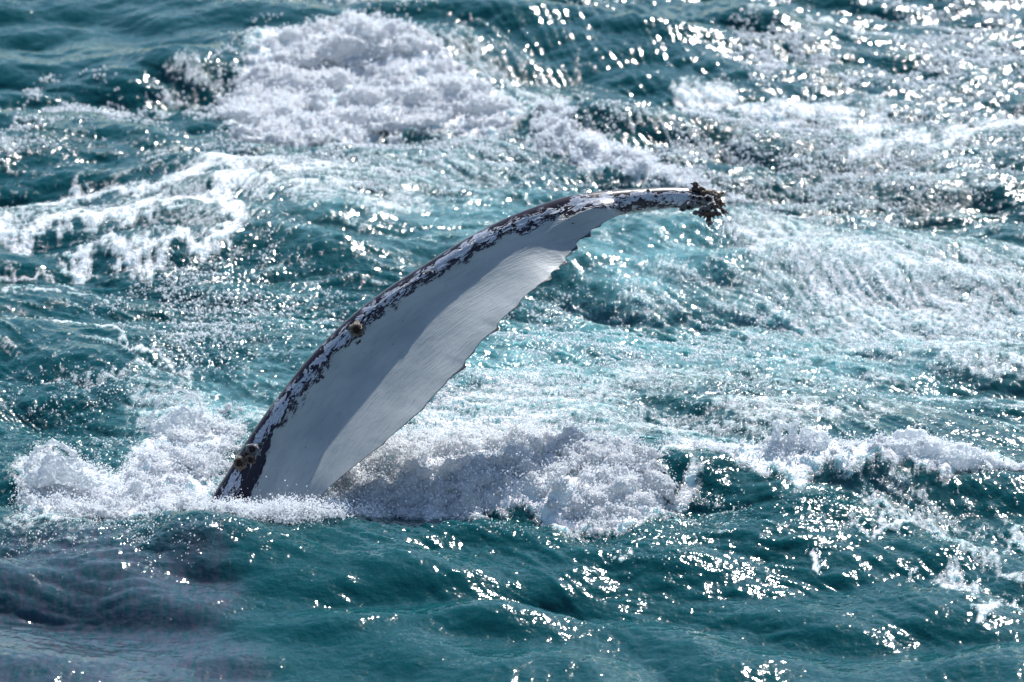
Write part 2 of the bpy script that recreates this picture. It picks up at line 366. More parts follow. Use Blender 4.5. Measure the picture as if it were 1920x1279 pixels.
def wet_material():
    M = NT_('bubble_sheet'); pos = M.n('ShaderNodeTexCoord').outputs['Object']
    n1 = M.noise(pos, 26, 5, .65); n3 = M.noise(pos, 110, 2, .6)
    c = M.mix(M.ss(n1, .35, .6), (.62, .70, .74, 1), (.90, .91, .93, 1))
    h = M.math('ADD', M.math('MULTIPLY', n1, .012), M.math('MULTIPLY', n3, .004))
    bp = M.n('ShaderNodeBump'); bp.inputs['Distance'].default_value = 1.0; M.t.links.new(h, bp.inputs['Height'])
    p = M.n('ShaderNodeBsdfPrincipled'); M.t.links.new(c, p.inputs['Base Color']); M.t.links.new(bp.outputs[0], p.inputs['Normal'])
    p.inputs['Roughness'].default_value = .15; p.inputs['IOR'].default_value = 1.34
    tr = M.n('ShaderNodeBsdfTranslucent'); M.t.links.new(c, tr.inputs[0])
    m1 = M.n('ShaderNodeMixShader'); m1.inputs[0].default_value = .5
    M.t.links.new(p.outputs[0], m1.inputs[1]); M.t.links.new(tr.outputs[0], m1.inputs[2])
    tp = M.n('ShaderNodeBsdfTransparent'); m2 = M.n('ShaderNodeMixShader')
    lw = M.n('ShaderNodeLayerWeight'); lw.inputs[0].default_value = .45
    a = M.math('MULTIPLY', M.ss(M.math('ADD', n1, M.math('MULTIPLY', n3, .25)), .66, .50), .75)
    a = M.math('MULTIPLY', a, M.math('SUBTRACT', 1.0, lw.outputs['Facing']))
    M.t.links.new(a, m2.inputs[0]); M.t.links.new(m1.outputs[0], m2.inputs[1]); M.t.links.new(tp.outputs[0], m2.inputs[2])
    return M.out(m2.outputs[0])
M_wet = wet_material()
M_foam = foam_material('churned_foam')
def drop_material():
    M = NT_('spray_drop')
    p = M.n('ShaderNodeBsdfPrincipled'); p.inputs['Base Color'].default_value = (.92, .94, .96, 1)
    p.inputs['Roughness'].default_value = .16; p.inputs['IOR'].default_value = 1.34
    tr = M.n('ShaderNodeBsdfTranslucent'); tr.inputs[0].default_value = (.94, .95, .96, 1)
    mxn = M.n('ShaderNodeMixShader'); mxn.inputs[0].default_value = .5
    M.t.links.new(p.outputs[0], mxn.inputs[1]); M.t.links.new(tr.outputs[0], mxn.inputs[2])
    return M.out(mxn.outputs[0])
M_drop = drop_material()

ICO = bmesh.new(); bmesh.ops.create_icosphere(ICO, subdivisions=2, radius=1.0)
ICO_V = np.array([v.co[:] for v in ICO.verts]); ICO_F = np.array([[v.index for v in f.verts] for f in ICO.faces]); ICO.free()
def lumps_mesh(name, cs, rs, voxel=.012, disp=.014, dscale=.06, smooth=2):
    """ellipsoidal lumps fused into one skin"""
    n = len(cs); V = (ICO_V[None]*np.asarray(rs)[:, None, :] + np.asarray(cs)[:, None, :]).reshape(-1, 3)
    Fc = (ICO_F[None]+(np.arange(n)*len(ICO_V))[:, None, None]).reshape(-1, 3)
    me = np_mesh(name+'_raw', V, Fc); o = bpy.data.objects.new(name+'_raw', me); C.objects.link(o)
    r = o.modifiers.new('r', 'REMESH'); r.mode = 'VOXEL'; r.voxel_size = voxel; r.use_smooth_shade = True
    if smooth: s = o.modifiers.new('s', 'SMOOTH'); s.factor = .6; s.iterations = smooth
    for k, (st, sc) in enumerate(((disp, dscale), (disp*.5, dscale*.35))):
        if st <= 0: continue
        tx = bpy.data.textures.new(name+'_n%d' % k, 'CLOUDS'); tx.noise_scale = sc; tx.noise_depth = 2
        d = o.modifiers.new('d', 'DISPLACE'); d.texture = tx; d.strength = st*2; d.mid_level = .5
    dg = bpy.context.evaluated_depsgraph_get(); ev = o.evaluated_get(dg)
    out = bpy.data.meshes.new_from_object(ev); out.name = name
    bpy.data.objects.remove(o); bpy.data.meshes.remove(me)
    out.polygons.foreach_set('use_smooth', np.ones(len(out.polygons), bool))
    return out
def inside_poly(pts, x, y):
    m = np.zeros(x.shape, bool); n = len(pts)
    for i in range(n):
        x0, y0 = pts[i]; x1, y1 = pts[(i+1) % n]
        if y0 == y1: continue
        m ^= ((y0 > y) != (y1 > y)) & (x < (x1-x0)*(y-y0)/(y1-y0)+x0)
    return m
def scatter_px(pts, n, seed):
    r = np.random.default_rng(seed); p = np.array(pts); lo, hi = p.min(0), p.max(0); X_ = []; Y_ = []
    while len(X_) < n:
        x = r.uniform(lo[0], hi[0], 4*n); y = r.uniform(lo[1], hi[1], 4*n); k = inside_poly(pts, x, y)
        X_ += list(x[k]); Y_ += list(y[k])
    g = ground(np.array(X_[:n]), np.array(Y_[:n])); return np.array(X_[:n]), np.array(Y_[:n]), g[:, 0], g[:, 1], r
def edge_dist(pts, x, y):
    d = np.full(x.shape, 1e9); n = len(pts)
    for i in range(n):
        x0, y0 = pts[i]; x1, y1 = pts[(i+1) % n]; dx, dy = x1-x0, y1-y0; L = dx*dx+dy*dy+1e-9
        t = np.clip(((x-x0)*dx+(y-y0)*dy)/L, 0, 1); d = np.minimum(d, np.hypot(x-x0-t*dx, y-y0-t*dy))
    return d
surf_pts = []                                  # samples on foam skins, to seed beads of spray
def foam_pile(name, pts, n, seed, hmax, rmin, rmax, label, voxel=.012, disp=.016):
    px, py, x, y, r = scatter_px(pts, n, seed)
    e = np.clip(edge_dist(pts, px, py)/28, 0, 1)
    z0 = sea_z(x, y); hh = hmax*e*(.35+.65*np.clip(.5+.5*tile(churn1, x*.5, y*.5), 0, 1.3))
    k = r.uniform(.2, 1, n); rad = r.uniform(rmin, rmax, n)*(.5+.5*e)
    rs = np.stack([rad*r.uniform(.8, 1.5, n), rad*r.uniform(.8, 1.4, n), rad*r.uniform(.6, 1.1, n)], -1)
    cs = np.stack([x, y, z0 - rad*.35 + hh*k], -1)
    me = lumps_mesh(name, cs, rs, voxel, disp)
    o = link(name, me, M_foam, kind='stuff', label=label)
    co = np.empty(len(me.vertices)*3, np.float32); me.vertices.foreach_get('co', co); surf_pts.append(co.reshape(-1, 3))
    return o
foam_pile('foam_mound', P_mound, 420, 41, .12, .035, .10, 'tall mound of white churned foam in the upper left water', .018, .03)
foam_pile('foam_crest', P_crest, 170, 42, .12, .025, .06, 'white foam crest slanting down right behind the flipper tip', .016, .02)
foam_pile('foam_splash', P_left, 420, 43, .065, .016, .042, 'churned white water left of the flipper base', .012, .018)
foam_pile('foam_splash', P_right, 620, 44, .075, .018, .048, 'churned white water right of the flipper base', .012, .02)
P_base = [(385, 945), (430, 955), (500, 968), (570, 962), (630, 935), (720, 930), (720, 985), (640, 1008), (540, 1022), (440, 1012), (390, 990)]
foam_pile('foam_splash', P_base, 380, 46, .065, .012, .030, 'foam lapping against the waterline of the flipper', .010, .016)
foam_pile('foam_line', P_line, 260, 45, .035, .012, .030, 'line of white foam along the wave crest at the right', .012, .012)

# two smooth foam humps thrown up on the crest at the right, and the little one far left
hump_pts = []
def hump(name, parts, label, voxel=.009, disp=.004, mat=None, dscale=.05, lift=0, base=None):
    bx_, by_ = base if base else (parts[0][0], max(p[1] for p in parts)); gb = ground(np.array(float(bx_)), np.array(float(by_)))
    gb[2] = float(sea_z(gb[0], gb[1])); d0 = float((gb-camp)@fw)-.03
    cs, rs = [], []
    for px, py, dz, rx, ry, rz in parts:
        cs.append(at_depth(np.array(px), np.array(py-lift), np.array(d0+dz))); rs.append((rx, ry, rz))
    me = lumps_mesh(name, np.array(cs), np.array(rs), voxel, disp, dscale, 6)
    o = link(name, me, mat or M_wet, label=label, category='splash')
    co = np.empty(len(me.vertices)*3, np.float32); me.vertices.foreach_get('co', co); hump_pts.append(co.reshape(-1, 3))
    return o
def tube_parts(pts, r, dz=0, n=14):
    out = []; pts = np.array(pts, float)
    seg = np.r_[0, np.cumsum(np.hypot(*np.diff(pts, axis=0).T))]
    for k, s in enumerate(np.linspace(0, seg[-1], n)):
        x = np.interp(s, seg, pts[:, 0]); y = np.interp(s, seg, pts[:, 1]); rr = r*(1+.18*math.sin(k*1.7))
        out.append((x, y, dz, rr, rr, rr))
    return out
hump('foam_plume', [(1470, 872, 0, .12, .1, .10), (1440, 880, 0, .12, .1, .08), (1500, 868, .02, .10, .1, .10), (1532, 852, 0, .07, .07, .09), (1540, 838, 0, .045, .05, .05),
      (1512, 838, .02, .05, .05, .05), (1515, 825, .0, .035, .04, .035), (1545, 868, 0, .055, .06, .07), (1400, 885, 0, .12, .1, .05), (1570, 895, 0, .1, .1, .045), (1535, 895, 0, .12, .1, .06)]
      + tube_parts([(1460, 870), (1455, 840), (1458, 812)], .024, 0, 9) + tube_parts([(1458, 812), (1470, 808), (1482, 822)], .016, 0, 7) + tube_parts([(1482, 860), (1486, 830), (1492, 808)], .02, 0, 9),
      'knobbly white foam plume leaping from the crest at the right', .007, .016, None, .04, 16, (1480, 900))
hump('foam_hump', [(1690, 884, 0, .17, .09, .12), (1730, 876, .03, .16, .09, .12), (1650, 896, 0, .13, .09, .06), (1780, 885, 0, .13, .1, .08), (1820, 888, 0, .10, .08, .06), (1760, 890, 0, .2, .1, .07)]
      + tube_parts([(1605, 902), (1630, 878), (1660, 850), (1695, 834), (1725, 834), (1740, 846)], .026, .02, 26) + tube_parts([(1775, 866), (1800, 862), (1830, 874), (1860, 892), (1890, 902), (1960, 906)], .034, 0, 30),
      'smooth domed sheet of white foam at the far right crest', .008, .010, None, .05, 22, (1730, 905))
hump('foam_plume', [(100, 872, -.0, .07, .07, .06), (130, 888, -.0, .10, .08, .07), (80, 895, -.0, .09, .08, .05), (165, 902, -.0, .08, .08, .05), (190, 915, -.0, .10, .1, .04)]
      + tube_parts([(50, 880), (65, 845), (100, 830), (130, 840), (150, 870)], .014, .0, 24),
      'ragged foam plume at the left beside the flipper splash', .008, .022, M_wet, .04, 0, (120, 925))
hump('foam_plume', [(345, 785, 0, .09, .08, .07), (325, 796, 0, .10, .08, .05), (375, 796, 0, .09, .08, .05), (300, 804, 0, .09, .08, .03)]
      + tube_parts([(280, 790), (300, 745), (335, 728), (370, 745), (385, 790)], .013, 0, 26),
      'pale rounded splash behind the left edge of the flipper', .008, .020, M_wet, .04, 0, (335, 812))
for pts, lab in (([(1285, 880), (1283, 850), (1270, 826), (1262, 818)], 'curled finger of white water left of the crest plume'),
                 ([(1272, 862), (1268, 842), (1262, 828), (1250, 822)], 'short bent jet of foam beside the curled finger'),
                 ([(802, 935), (808, 918), (808, 904)], 'thin jet of water standing right of the flipper base'),
                 ([(1395, 905), (1405, 918), (1414, 930)], 'small foam tongue running down the wave below the crest')):
    hump('water_jet', tube_parts(pts, .012, 0, 12), lab, .006, .006, M_wet, .03, 0, (pts[0][0], max(p[1] for p in pts)+6))

# ------------------------------------------------------------------ spray: tens of thousands of beads
drop_me = bpy.data.meshes.new('drop'); bm = bmesh.new(); bmesh.ops.create_icosphere(bm, subdivisions=2, radius=1.0)
for f in bm.faces: f.smooth = True
bm.to_mesh(drop_me); bm.free(); drop_me.materials.append(M_drop)
def bead_cloud(name, pts, radii, label):
    """one mesh of points; each becomes a bead by geometry nodes"""
    me = bpy.data.meshes.new(name); me.vertices.add(len(pts)); me.vertices.foreach_set('co', np.asarray(pts, np.float32).ravel())
    fattr(me, 'rad', radii)
    o = bpy.data.objects.new(name, me); C.objects.link(o); o['kind'] = 'stuff'; o['label'] = label
    ng = bpy.data.node_groups.new(name+'_beads', 'GeometryNodeTree')
    ng.interface.new_socket('Geometry', in_out='INPUT', socket_type='NodeSocketGeometry')
    ng.interface.new_socket('Geometry', in_out='OUTPUT', socket_type='NodeSocketGeometry')
    gi = ng.nodes.new('NodeGroupInput'); go = ng.nodes.new('NodeGroupOutput')
    ico = ng.nodes.new('GeometryNodeMeshIcoSphere'); ico.inputs['Radius'].default_value = 1.0; ico.inputs['Subdivisions'].default_value = 2
    sm = ng.nodes.new('GeometryNodeSetShadeSmooth'); mt = ng.nodes.new('GeometryNodeSetMaterial'); mt.inputs['Material'].default_value = M_drop
    ip = ng.nodes.new('GeometryNodeInstanceOnPoints'); na = ng.nodes.new('GeometryNodeInputNamedAttribute'); na.data_type = 'FLOAT'; na.inputs['Name'].default_value = 'rad'
    l = ng.links.new
    l(gi.outputs[0], ip.inputs['Points']); l(ico.outputs['Mesh'], sm.inputs[0]); l(sm.outputs[0], mt.inputs[0]); l(mt.outputs[0], ip.inputs['Instance'])
    l(na.outputs['Attribute'], ip.inputs['Scale']); l(ip.outputs[0], go.inputs[0])
    md = o.modifiers.new('beads', 'NODES'); md.node_group = ng
    return o
def beads_on(pts, n, spread, rlo, rhi, seed):
    r = np.random.default_rng(seed); i = r.integers(0, len(pts), n)
    p = pts[i] + r.normal(0, 1, (n, 3))*np.array([spread, spread, spread*.7]) + np.array([0, 0, spread*.4])
    rad = rlo*(rhi/rlo)**(r.random(n)**2.2)
    return p, rad
pm, rm_ = beads_on(surf_pts[0], 16000, .022, .004, .014, 51)
pc, rc_ = beads_on(surf_pts[1], 9000, .018, .004, .012, 52)
pl, rl_ = beads_on(surf_pts[2], 22000, .022, .0018, .0055, 53)
pr, rr_ = beads_on(surf_pts[3], 30000, .024, .0018, .0055, 54)
ph_, rh_ = beads_on(np.vstack(hump_pts), 9000, .011, .0016, .0055, 57)
pb_, rb_ = beads_on(surf_pts[4], 20000, .03, .0018, .0055, 56)
pn, rn_ = beads_on(surf_pts[5], 6000, .014, .002, .006, 55)
bead_cloud('foam_beads', np.vstack([pm, pc]), np.r_[rm_, rc_], 'white grains of foam over the far foam mound and crest')
bead_cloud('foam_beads', np.vstack([pl, pr, pn, pb_, ph_]), np.r_[rl_, rr_, rn_, rb_, rh_], 'white grains and drops of spray over the splashes by the flipper')
# white beads laid on the water in place of sun glints
r = np.random.default_rng(60); N = 900000
qx = r.uniform(-60, 1980, N); qy = r.uniform(-60, 1330, N); g = ground(qx, qy)
gl = csample(glit, qx, qy); pt = .5+.5*tile(patch, g[:, 0]*2.2, g[:, 1]*1.6)+.45*tile(churn1, g[:, 0]*.8, g[:, 1]*.6)
area = ((g[:, 1]-CAMY)/19.7)**3                 # the chart squeezes far water: keep the number per square metre even
keep = r.random(N) < np.clip(gl-.22, 0, 1)*sstep(.05, 1.0, pt)*.55*np.clip(area, .6, 2.2)
g = g[keep]; gz = sea_z(g[:, 0], g[:, 1]); rad = .0022*(3.6)**(r.random(len(g))**1.5)*(1+.95*np.clip(g[:, 1], -3, 8)/8)
bead_cloud('glint_dots', np.stack([g[:, 0], g[:, 1], gz+rad*.3], -1), rad, 'white beads standing in for sun glints on the water around the flipper')
# sparse beads lying on lacy foam and flung drops
r = np.random.default_rng(61); N = 400000
qx = r.uniform(-40, 1960, N); qy = r.uniform(-40, 1320, N); pr_ = np.clip(csample(np.clip(foam_c, 0, 1), qx, qy)*.5 , 0, 1)
keep = (r.random(N) < pr_*.45) & (csample(np.clip(foam_c, 0, 1), qx, qy) > .15); g = ground(qx[keep], qy[keep]); 
gz = sea_z(g[:, 0], g[:, 1]); rad = .0022*(3.2)**(r.random(keep.sum())**1.5)*(1+.35*np.clip(g[:, 1], 0, 8)/8)
bead_cloud('foam_flecks', np.stack([g[:, 0], g[:, 1], gz+.004], -1), rad, 'tiny flecks of foam and drops strewn over the water')

# ------------------------------------------------------------------ the flipper
Lp = np.array([(300, 1120), (345, 1035), (398, 932), (430, 880), (470, 815), (520, 745), (580, 670), (650, 600), (720, 545), (800, 493), (880, 444), (960, 404), (1040, 375), (1090, 363), (1150, 356), (1200, 353), (1260, 351), (1300, 354), (1330, 362)], float)
Tp = np.array([(470, 1140), (520, 1060), (560, 985), (625, 912), (690, 858), (755, 803), (812, 748), (866, 686), (921, 624), (972, 571), (1022, 526), (1054, 494), (1096, 444), (1146, 413), (1172, 405), (1205, 400), (1262, 393), (1300, 394), (1326, 388)], float)
def spline(P, n):
    d = np.r_[0, np.cumsum(np.ones(len(P)-1))]; out = []
    for t in np.linspace(0, d[-1], n):
        i = min(int(t), len(P)-2); u = t-i
        p0 = P[max(i-1, 0)]; p1 = P[i]; p2 = P[i+1]; p3 = P[min(i+2, len(P)-1)]
        out.append(.5*((2*p1)+(-p0+p2)*u+(2*p0-5*p1+4*p2-p3)*u*u+(-p0+3*p1-3*p2+p3)*u**3))
    return np.array(out)
NS, NF = 420, 72
Ls = spline(Lp, NS); Ts = spline(Tp, NS)
knobs = [(1104, 438, 13, 9), (1080, 463, 12, 8), (1071, 474, 7, 7), (1059, 490, 14, 8), (1050, 505, 9, 6), (1030, 520, 12, 12), (1008, 541, 3, 9), (973, 573, 8, 16), (930, 612, 13, 13), (921, 622, 6, 6), (887, 660, 4, 20), (868, 684, 14, 17), (838, 720, 3, 10), (795, 766, 4, 22), (1125, 424, 5, 8), (720, 833, 3, 14)]
kn = np.zeros(NS)
dT = np.gradient(Ts, axis=0); dT /= np.hypot(*dT.T)[:, None] + 1e-9
for kx, ky, am, wd in knobs:
    s_ = (Ts[:, 0]-kx)*dT[:, 0]+(Ts[:, 1]-ky)*dT[:, 1]
    near = np.hypot(Ts[:, 0]-kx, Ts[:, 1]-ky) < 60
    pr0 = np.where(s_ > 0, np.exp(-(s_/(wd*.35))**2), np.exp(-(np.abs(s_)/(wd*1.3))**1.5))*near
    kn = np.maximum(kn, pr0*am*.8)
kn += .8*np.abs(np.sin(np.arange(NS)*.9))*np.abs(np.sin(np.arange(NS)*.23))
nrmT = np.stack([-dT[:, 1], dT[:, 0]], -1)           # towards lower right
T0 = Ts.copy(); Ts = Ts + nrmT*(kn-3)[:, None]
PXM = FPX/18.6
span = np.r_[0, np.cumsum(np.hypot(*np.diff(Ls, axis=0).T))]/PXM
depth_s = 18.55 + .29*np.clip(span-.78, -.3, 9)      # the blade leans back from the viewer towards its tip
V3, uu, vv, tt = [], [], [], []
span = np.r_[0, np.cumsum(np.hypot(*np.diff(Ls, axis=0).T))]/PXM
def section(i):
    L, T = Ls[i], Ts[i]; chord = np.hypot(*(T0[i]-L))/PXM
    f = i/(NS-1)
    rad = .074*(1-.12*f); rad = min(rad, chord*.5)
    endc = 1-max(0, (f-.955)/.045)**2*.55
    rad *= endc
    return L, T, chord, rad, f
def profile(c, chord, rad, f):
    ct = c/chord
    nose = math.sqrt(max(0, 1-(1-min(c, rad)/rad)**2))*rad
    if c > rad:
        q = (c-rad)/max(chord-rad, 1e-4)
        thin = chord > 2.4*rad
        tail = .006 if thin else 0
        k = (c-rad)/.17
        nose = rad*math.exp(-k**1.5)*(1-q**3)+tail*(1-q)**.5 if thin else rad*math.sqrt(max(0, 1-q*q))
    # camber: middle of the blade lies back, rear half comes forward to face the sky
    cam_ = 0 if chord < .16 else (-.02*math.sin(min(1, ct*2)*math.pi) + .075*.80*math.log1p(math.exp(min(30, (c-.36*chord-.02)/.075))))*sum_s(f)
    return nose, cam_
def sum_s(f): return min(1, max(0, (0.90-f)/.16))
ring = []
for i in range(NS):
    L, T, chord, rad, f = section(i)
    tv = (1-np.cos(np.linspace(0, math.pi, NF)))/2*.55 + np.linspace(0, 1, NF)*.45
    tv = tv**1.25
    row = []
    for side, seq in ((1, range(NF)), (-1, range(NF-2, 0, -1))):
        for j in seq:
            t = tv[j]; c = t*chord; h, cm = profile(c, chord, rad, f); cm = profile(c+(kn[i]-3)/PXM*t**9, chord, rad, f)[1]
            P = L+(T0[i]-L)*t + (T-T0[i])*t**9; p3 = at_depth(P[0], P[1], depth_s[i]); w = camp-p3; w /= np.linalg.norm(w)
            p3 = p3 + w*(cm + h*side)
            V3.append(p3); uu.append(span[i]); vv.append(c if side > 0 else -c); tt.append(t if side > 0 else t)
            row.append(len(V3)-1)
    ring.append(row)
ring = np.array(ring); nr = ring.shape[1]
q = np.stack([ring[:-1], np.roll(ring[:-1], -1, 1), np.roll(ring[1:], -1, 1), ring[1:]], -1).reshape(-1, 4)
V3 = np.array(V3)
fm = np_mesh('flipper_skin', V3, q[:, ::-1])
bm = bmesh.new(); bm.from_mesh(fm); bm.verts.ensure_lookup_table()
for rw in (ring[0], ring[-1]):
    try: bm.faces.new([bm.verts[k] for k in rw])
    except ValueError: pass
bmesh.ops.recalc_face_normals(bm, faces=bm.faces); bm.to_mesh(fm); bm.free()
for f_ in fm.polygons: f_.use_smooth = True
trail_px = np.hypot(*(Ts-Ls).T)/PXM
fattr(fm, 'su', uu); fattr(fm, 'sc', vv); fattr(fm, 'st', tt); 
ch_arr = np.repeat(trail_px, nr); fattr(fm, 'chord', ch_arr); fattr(fm, 'knob', np.repeat(kn, nr))
SPAN = span[-1]
def flipper_material():
    M = NT_('flipper_skin')
    su, sc, st, ch, kb = [M.attr(k).outputs['Fac'] for k in ('su', 'sc', 'st', 'chord', 'knob')]
    cv = M.n('ShaderNodeCombineXYZ'); M.put(cv.inputs[0], su); M.put(cv.inputs[1], sc); v = cv.outputs[0]
    asc = M.math('ABSOLUTE', sc)
    def vec(sx, sy, ax=0.0):
        c2 = M.n('ShaderNodeCombineXYZ'); M.put(c2.inputs[0], M.math('ADD', M.math('MULTIPLY', su, sx), M.math('MULTIPLY', sc, ax))); M.put(c2.inputs[1], M.math('MULTIPLY', sc, sy)); M.put(c2.inputs[2], M.math('MULTIPLY', M.math('LESS_THAN', sc, 0), 7.0)); return c2.outputs[0]
    big = M.noise(vec(7, 9, 4), 1, 3, .55); med = M.noise(vec(12, 32, 11), 1, 5, .66, 1.2); fin = M.noise(vec(55, 120, 30), 1, 3, .6, .8)
    # band value: black near the leading edge, ragged limit about 13 cm behind it
    lim = M.math('ADD', M.mixf(M.ss(su, .70, 1.15), .175, .112), M.math('MULTIPLY', M.math('SUBTRACT', big, .5), .17))
    lim = M.math('ADD', lim, M.math('MULTIPLY', M.math('SUBTRACT', med, .5), .12))
    band = M.math('SUBTRACT', 1.0, M.ss(M.math('SUBTRACT', asc, lim), -.006, .004))
    # inside the band pale scuffed skin over black
    prof = M.math('MULTIPLY', M.math('SUBTRACT', asc, .055), 3.4)      # positive towards the limit -> dark edge
    prof = M.math('MULTIPLY', M.math('ABSOLUTE', prof), 1.0)
    scuff = M.math('ADD', M.math('MULTIPLY', med, 1.0), M.math('MULTIPLY', fin, .42))
    scuff = M.math('SUBTRACT', scuff, prof)
    scuff = M.math('SUBTRACT', scuff, M.mixf(M.ss(su, .75, 1.25), .07, 0.0)); scuff = M.math('SUBTRACT', scuff, M.math('MULTIPLY', M.ss(su, 2.6, 4.2), .02))
    scuff = M.math('ADD', scuff, M.math('MULTIPLY', M.math('SUBTRACT', big, .5), .5))
    scuff = M.ss(scuff, .612, .642)
    scuff = M.math('MULTIPLY', scuff, M.ss(M.math('ADD', asc, M.math('MULTIPLY', M.math('SUBTRACT', big, .5), .09)), .010, .030))
    blk = M.math('MULTIPLY', band, M.math('SUBTRACT', 1.0, scuff))
    back = M.math('LESS_THAN', sc, -.0001)
    blk = M.math('MAXIMUM', blk, M.math('MULTIPLY', back, M.ss(M.math('ADD', med, M.math('MULTIPLY', big, .6)), .40, .5)))
    # stray flecks
    fl = M.math('MULTIPLY', M.ss(M.noise(vec(18, 60, 22), 1, 2, .5), .73, .75), M.math('LESS_THAN', asc, .34))
    blk = M.math('MAXIMUM', blk, M.math('MULTIPLY', fl, .8))
    # dark rim on the trailing edge
    rim = M.math('SUBTRACT', M.math('MULTIPLY', M.math('SUBTRACT', 1.0, st), ch), M.math('MULTIPLY', kb, .0011))
    rim = M.math('ADD', rim, M.math('MULTIPLY', M.math('SUBTRACT', med, .5), .006))
    rimm = M.math('MULTIPLY', M.math('SUBTRACT', 1.0, M.ss(rim, .0015, .0050)), M.ss(ch, .17, .2))
    blk = M.math('MAXIMUM', blk, M.math('MULTIPLY', rimm, .85))
    # white skin with fine wrinkles running along the blade
    wr = M.noise(vec(7, 85, 24), 1, 4, .6, .3); wr2 = M.noise(vec(30, 320, 90), 1, 2, .6)
    blot = M.noise(vec(2.5, 5), 1, 4, .55)
    white = M.mix(M.ss(blot, .3, .7), (.28, .31, .32, 1), (.39, .41, .41, 1))
    white = M.mix(M.math('MULTIPLY', M.ss(wr, .5, .75), .28), white, (.13, .16, .18, 1))
    white = M.mix(M.math('MULTIPLY', M.ss(M.noise(vec(11, 42, 20), 1, 6, .72), .55, .72), .42), white, (.14, .15, .18, 1))
    pale = M.mix(M.ss(fin, .3, .7), (.26, .29, .36, 1), (.50, .52, .58, 1))
    col = M.mix(band, white, pale)
    col = M.mix(blk, col, (.016, .012, .022, 1))
    h = M.math('ADD', M.math('MULTIPLY', wr, .0040), M.math('MULTIPLY', wr2, .0012))
    h = M.math('MULTIPLY', h, M.math('SUBTRACT', 1.0, band))
    h = M.math('ADD', h, M.math('MULTIPLY', M.noise(vec(7, 10), 1, 3, .5), .004))
    h = M.math('ADD', h, M.math('MULTIPLY', M.math('MULTIPLY', blk, band), -.0015))
    bp = M.n('ShaderNodeBump'); bp.inputs['Distance'].default_value = 1.0; bp.inputs['Strength'].default_value = .8; M.t.links.new(h, bp.inputs['Height'])
    p = M.n('ShaderNodeBsdfPrincipled'); M.t.links.new(col, p.inputs['Base Color']); M.t.links.new(bp.outputs[0], p.inputs['Normal'])
    M.put(p.inputs['Roughness'], M.mixf(back, M.mixf(band, .42, .26), .62)); p.inputs['IOR'].default_value = 1.4
    return M.out(p.outputs[0])
root = bpy.data.objects.new('whale_flipper', None); C.objects.link(root)
b0 = ground(np.array(470.), np.array(955.)); root.location = b0.tolist()
root['label'] = 'long curved whale flipper with white underside and black mottled leading edge'
root['category'] = 'whale'
def child(name, me, mat, parent=root):
    o = bpy.data.objects.new(name, me); C.objects.link(o)
    if mat is not None and len(me.materials) == 0: me.materials.append(mat)
    o.parent = parent
    o.matrix_parent_inverse = Matrix.Translation(parent.location).inverted() if parent is root else Matrix.Identity(4)
    return o
skin = child('flipper_skin', fm, flipper_material())

# ------------------------------------------------------------------ barnacles
def shell_material(name, c1, c2, c3, rough=.5, sc=1.0):
    M = NT_(name); pos = M.n('ShaderNodeTexCoord').outputs['Object']
    n = M.noise(pos, 45*sc, 4, .65); n2 = M.noise(pos, 170*sc, 3, .6)
    c = M.mix(M.ss(n, .38, .6), c1, c2); c = M.mix(M.ss(n2, .52, .68), c, c3)
    bp = M.n('ShaderNodeBump'); bp.inputs['Distance'].default_value = .004/sc**.5; M.t.links.new(n2, bp.inputs['Height'])
    p = M.n('ShaderNodeBsdfPrincipled'); M.t.links.new(c, p.inputs['Base Color']); M.t.links.new(bp.outputs[0], p.inputs['Normal'])
    p.inputs['Roughness'].default_value = rough
    return M.out(p.outputs[0])
M_shell = shell_material('barnacle_shell', (.11, .12, .14, 1), (.34, .35, .38, 1), (.04, .03, .04, 1), .3, .05)
M_shellb = shell_material('barnacle_shell_tan', (.10, .06, .04, 1), (.34, .27, .21, 1), (.04, .02, .015, 1), .3, .05)
M_dark = shell_material('barnacle_flesh', (.022, .012, .012, 1), (.05, .03, .022, 1), (.12, .07, .05, 1), .2, .05)
M_gooseA = shell_material('goose_barnacle_skin', (.03, .016, .016, 1), (.09, .05, .035, 1), (.02, .01, .012, 1), .2)
M_gooseB = shell_material('goose_barnacle_tan', (.30, .20, .12, 1), (.16, .11, .07, 1), (.07, .04, .03, 1), .25)
def acorn_mesh(seed, R=1.0):
    """ribbed volcano-shaped shell of six plates round a hexagonal mouth"""
    r = random.Random(seed); bm = bmesh.new(); n = 36; prof = [(1.0, -.15), (1.0, .12), (.93, .38), (.78, .62), (.62, .72), (.50, .70), (.44, .50), (.40, .25)]
    rings = []
    for (pr_r, pz) in prof:
        rw = []
        for k in range(n):
            a = 2*math.pi*k/n; rib = 1+.06*math.cos(k*math.pi)+(-.12 if k % 6 == 0 else .0)+.10*math.sin(k*.35+seed)+.06*math.sin(k*.7+2*seed)
            if pr_r < .55: rib = 1+.05*math.cos(3*a)
            rr = pr_r*rib*(1+.09*r.uniform(-1, 1))
            rw.append(bm.verts.new((rr*math.cos(a), rr*math.sin(a)*.92, pz*(1+.16*r.uniform(-1, 1)))))
        rings.append(rw)
    for A, B in zip(rings[:-1], rings[1:]):
        for k in range(n): bm.faces.new((A[k], A[(k+1) % n], B[(k+1) % n], B[k]))
    bm.faces.new(rings[0][::-1])
    me = bpy.data.meshes.new('acorn_barnacle'); bmesh.ops.recalc_face_normals(bm, faces=bm.faces); bm.to_mesh(me); bm.free()
    for f_ in me.polygons: f_.use_smooth = True
    return me
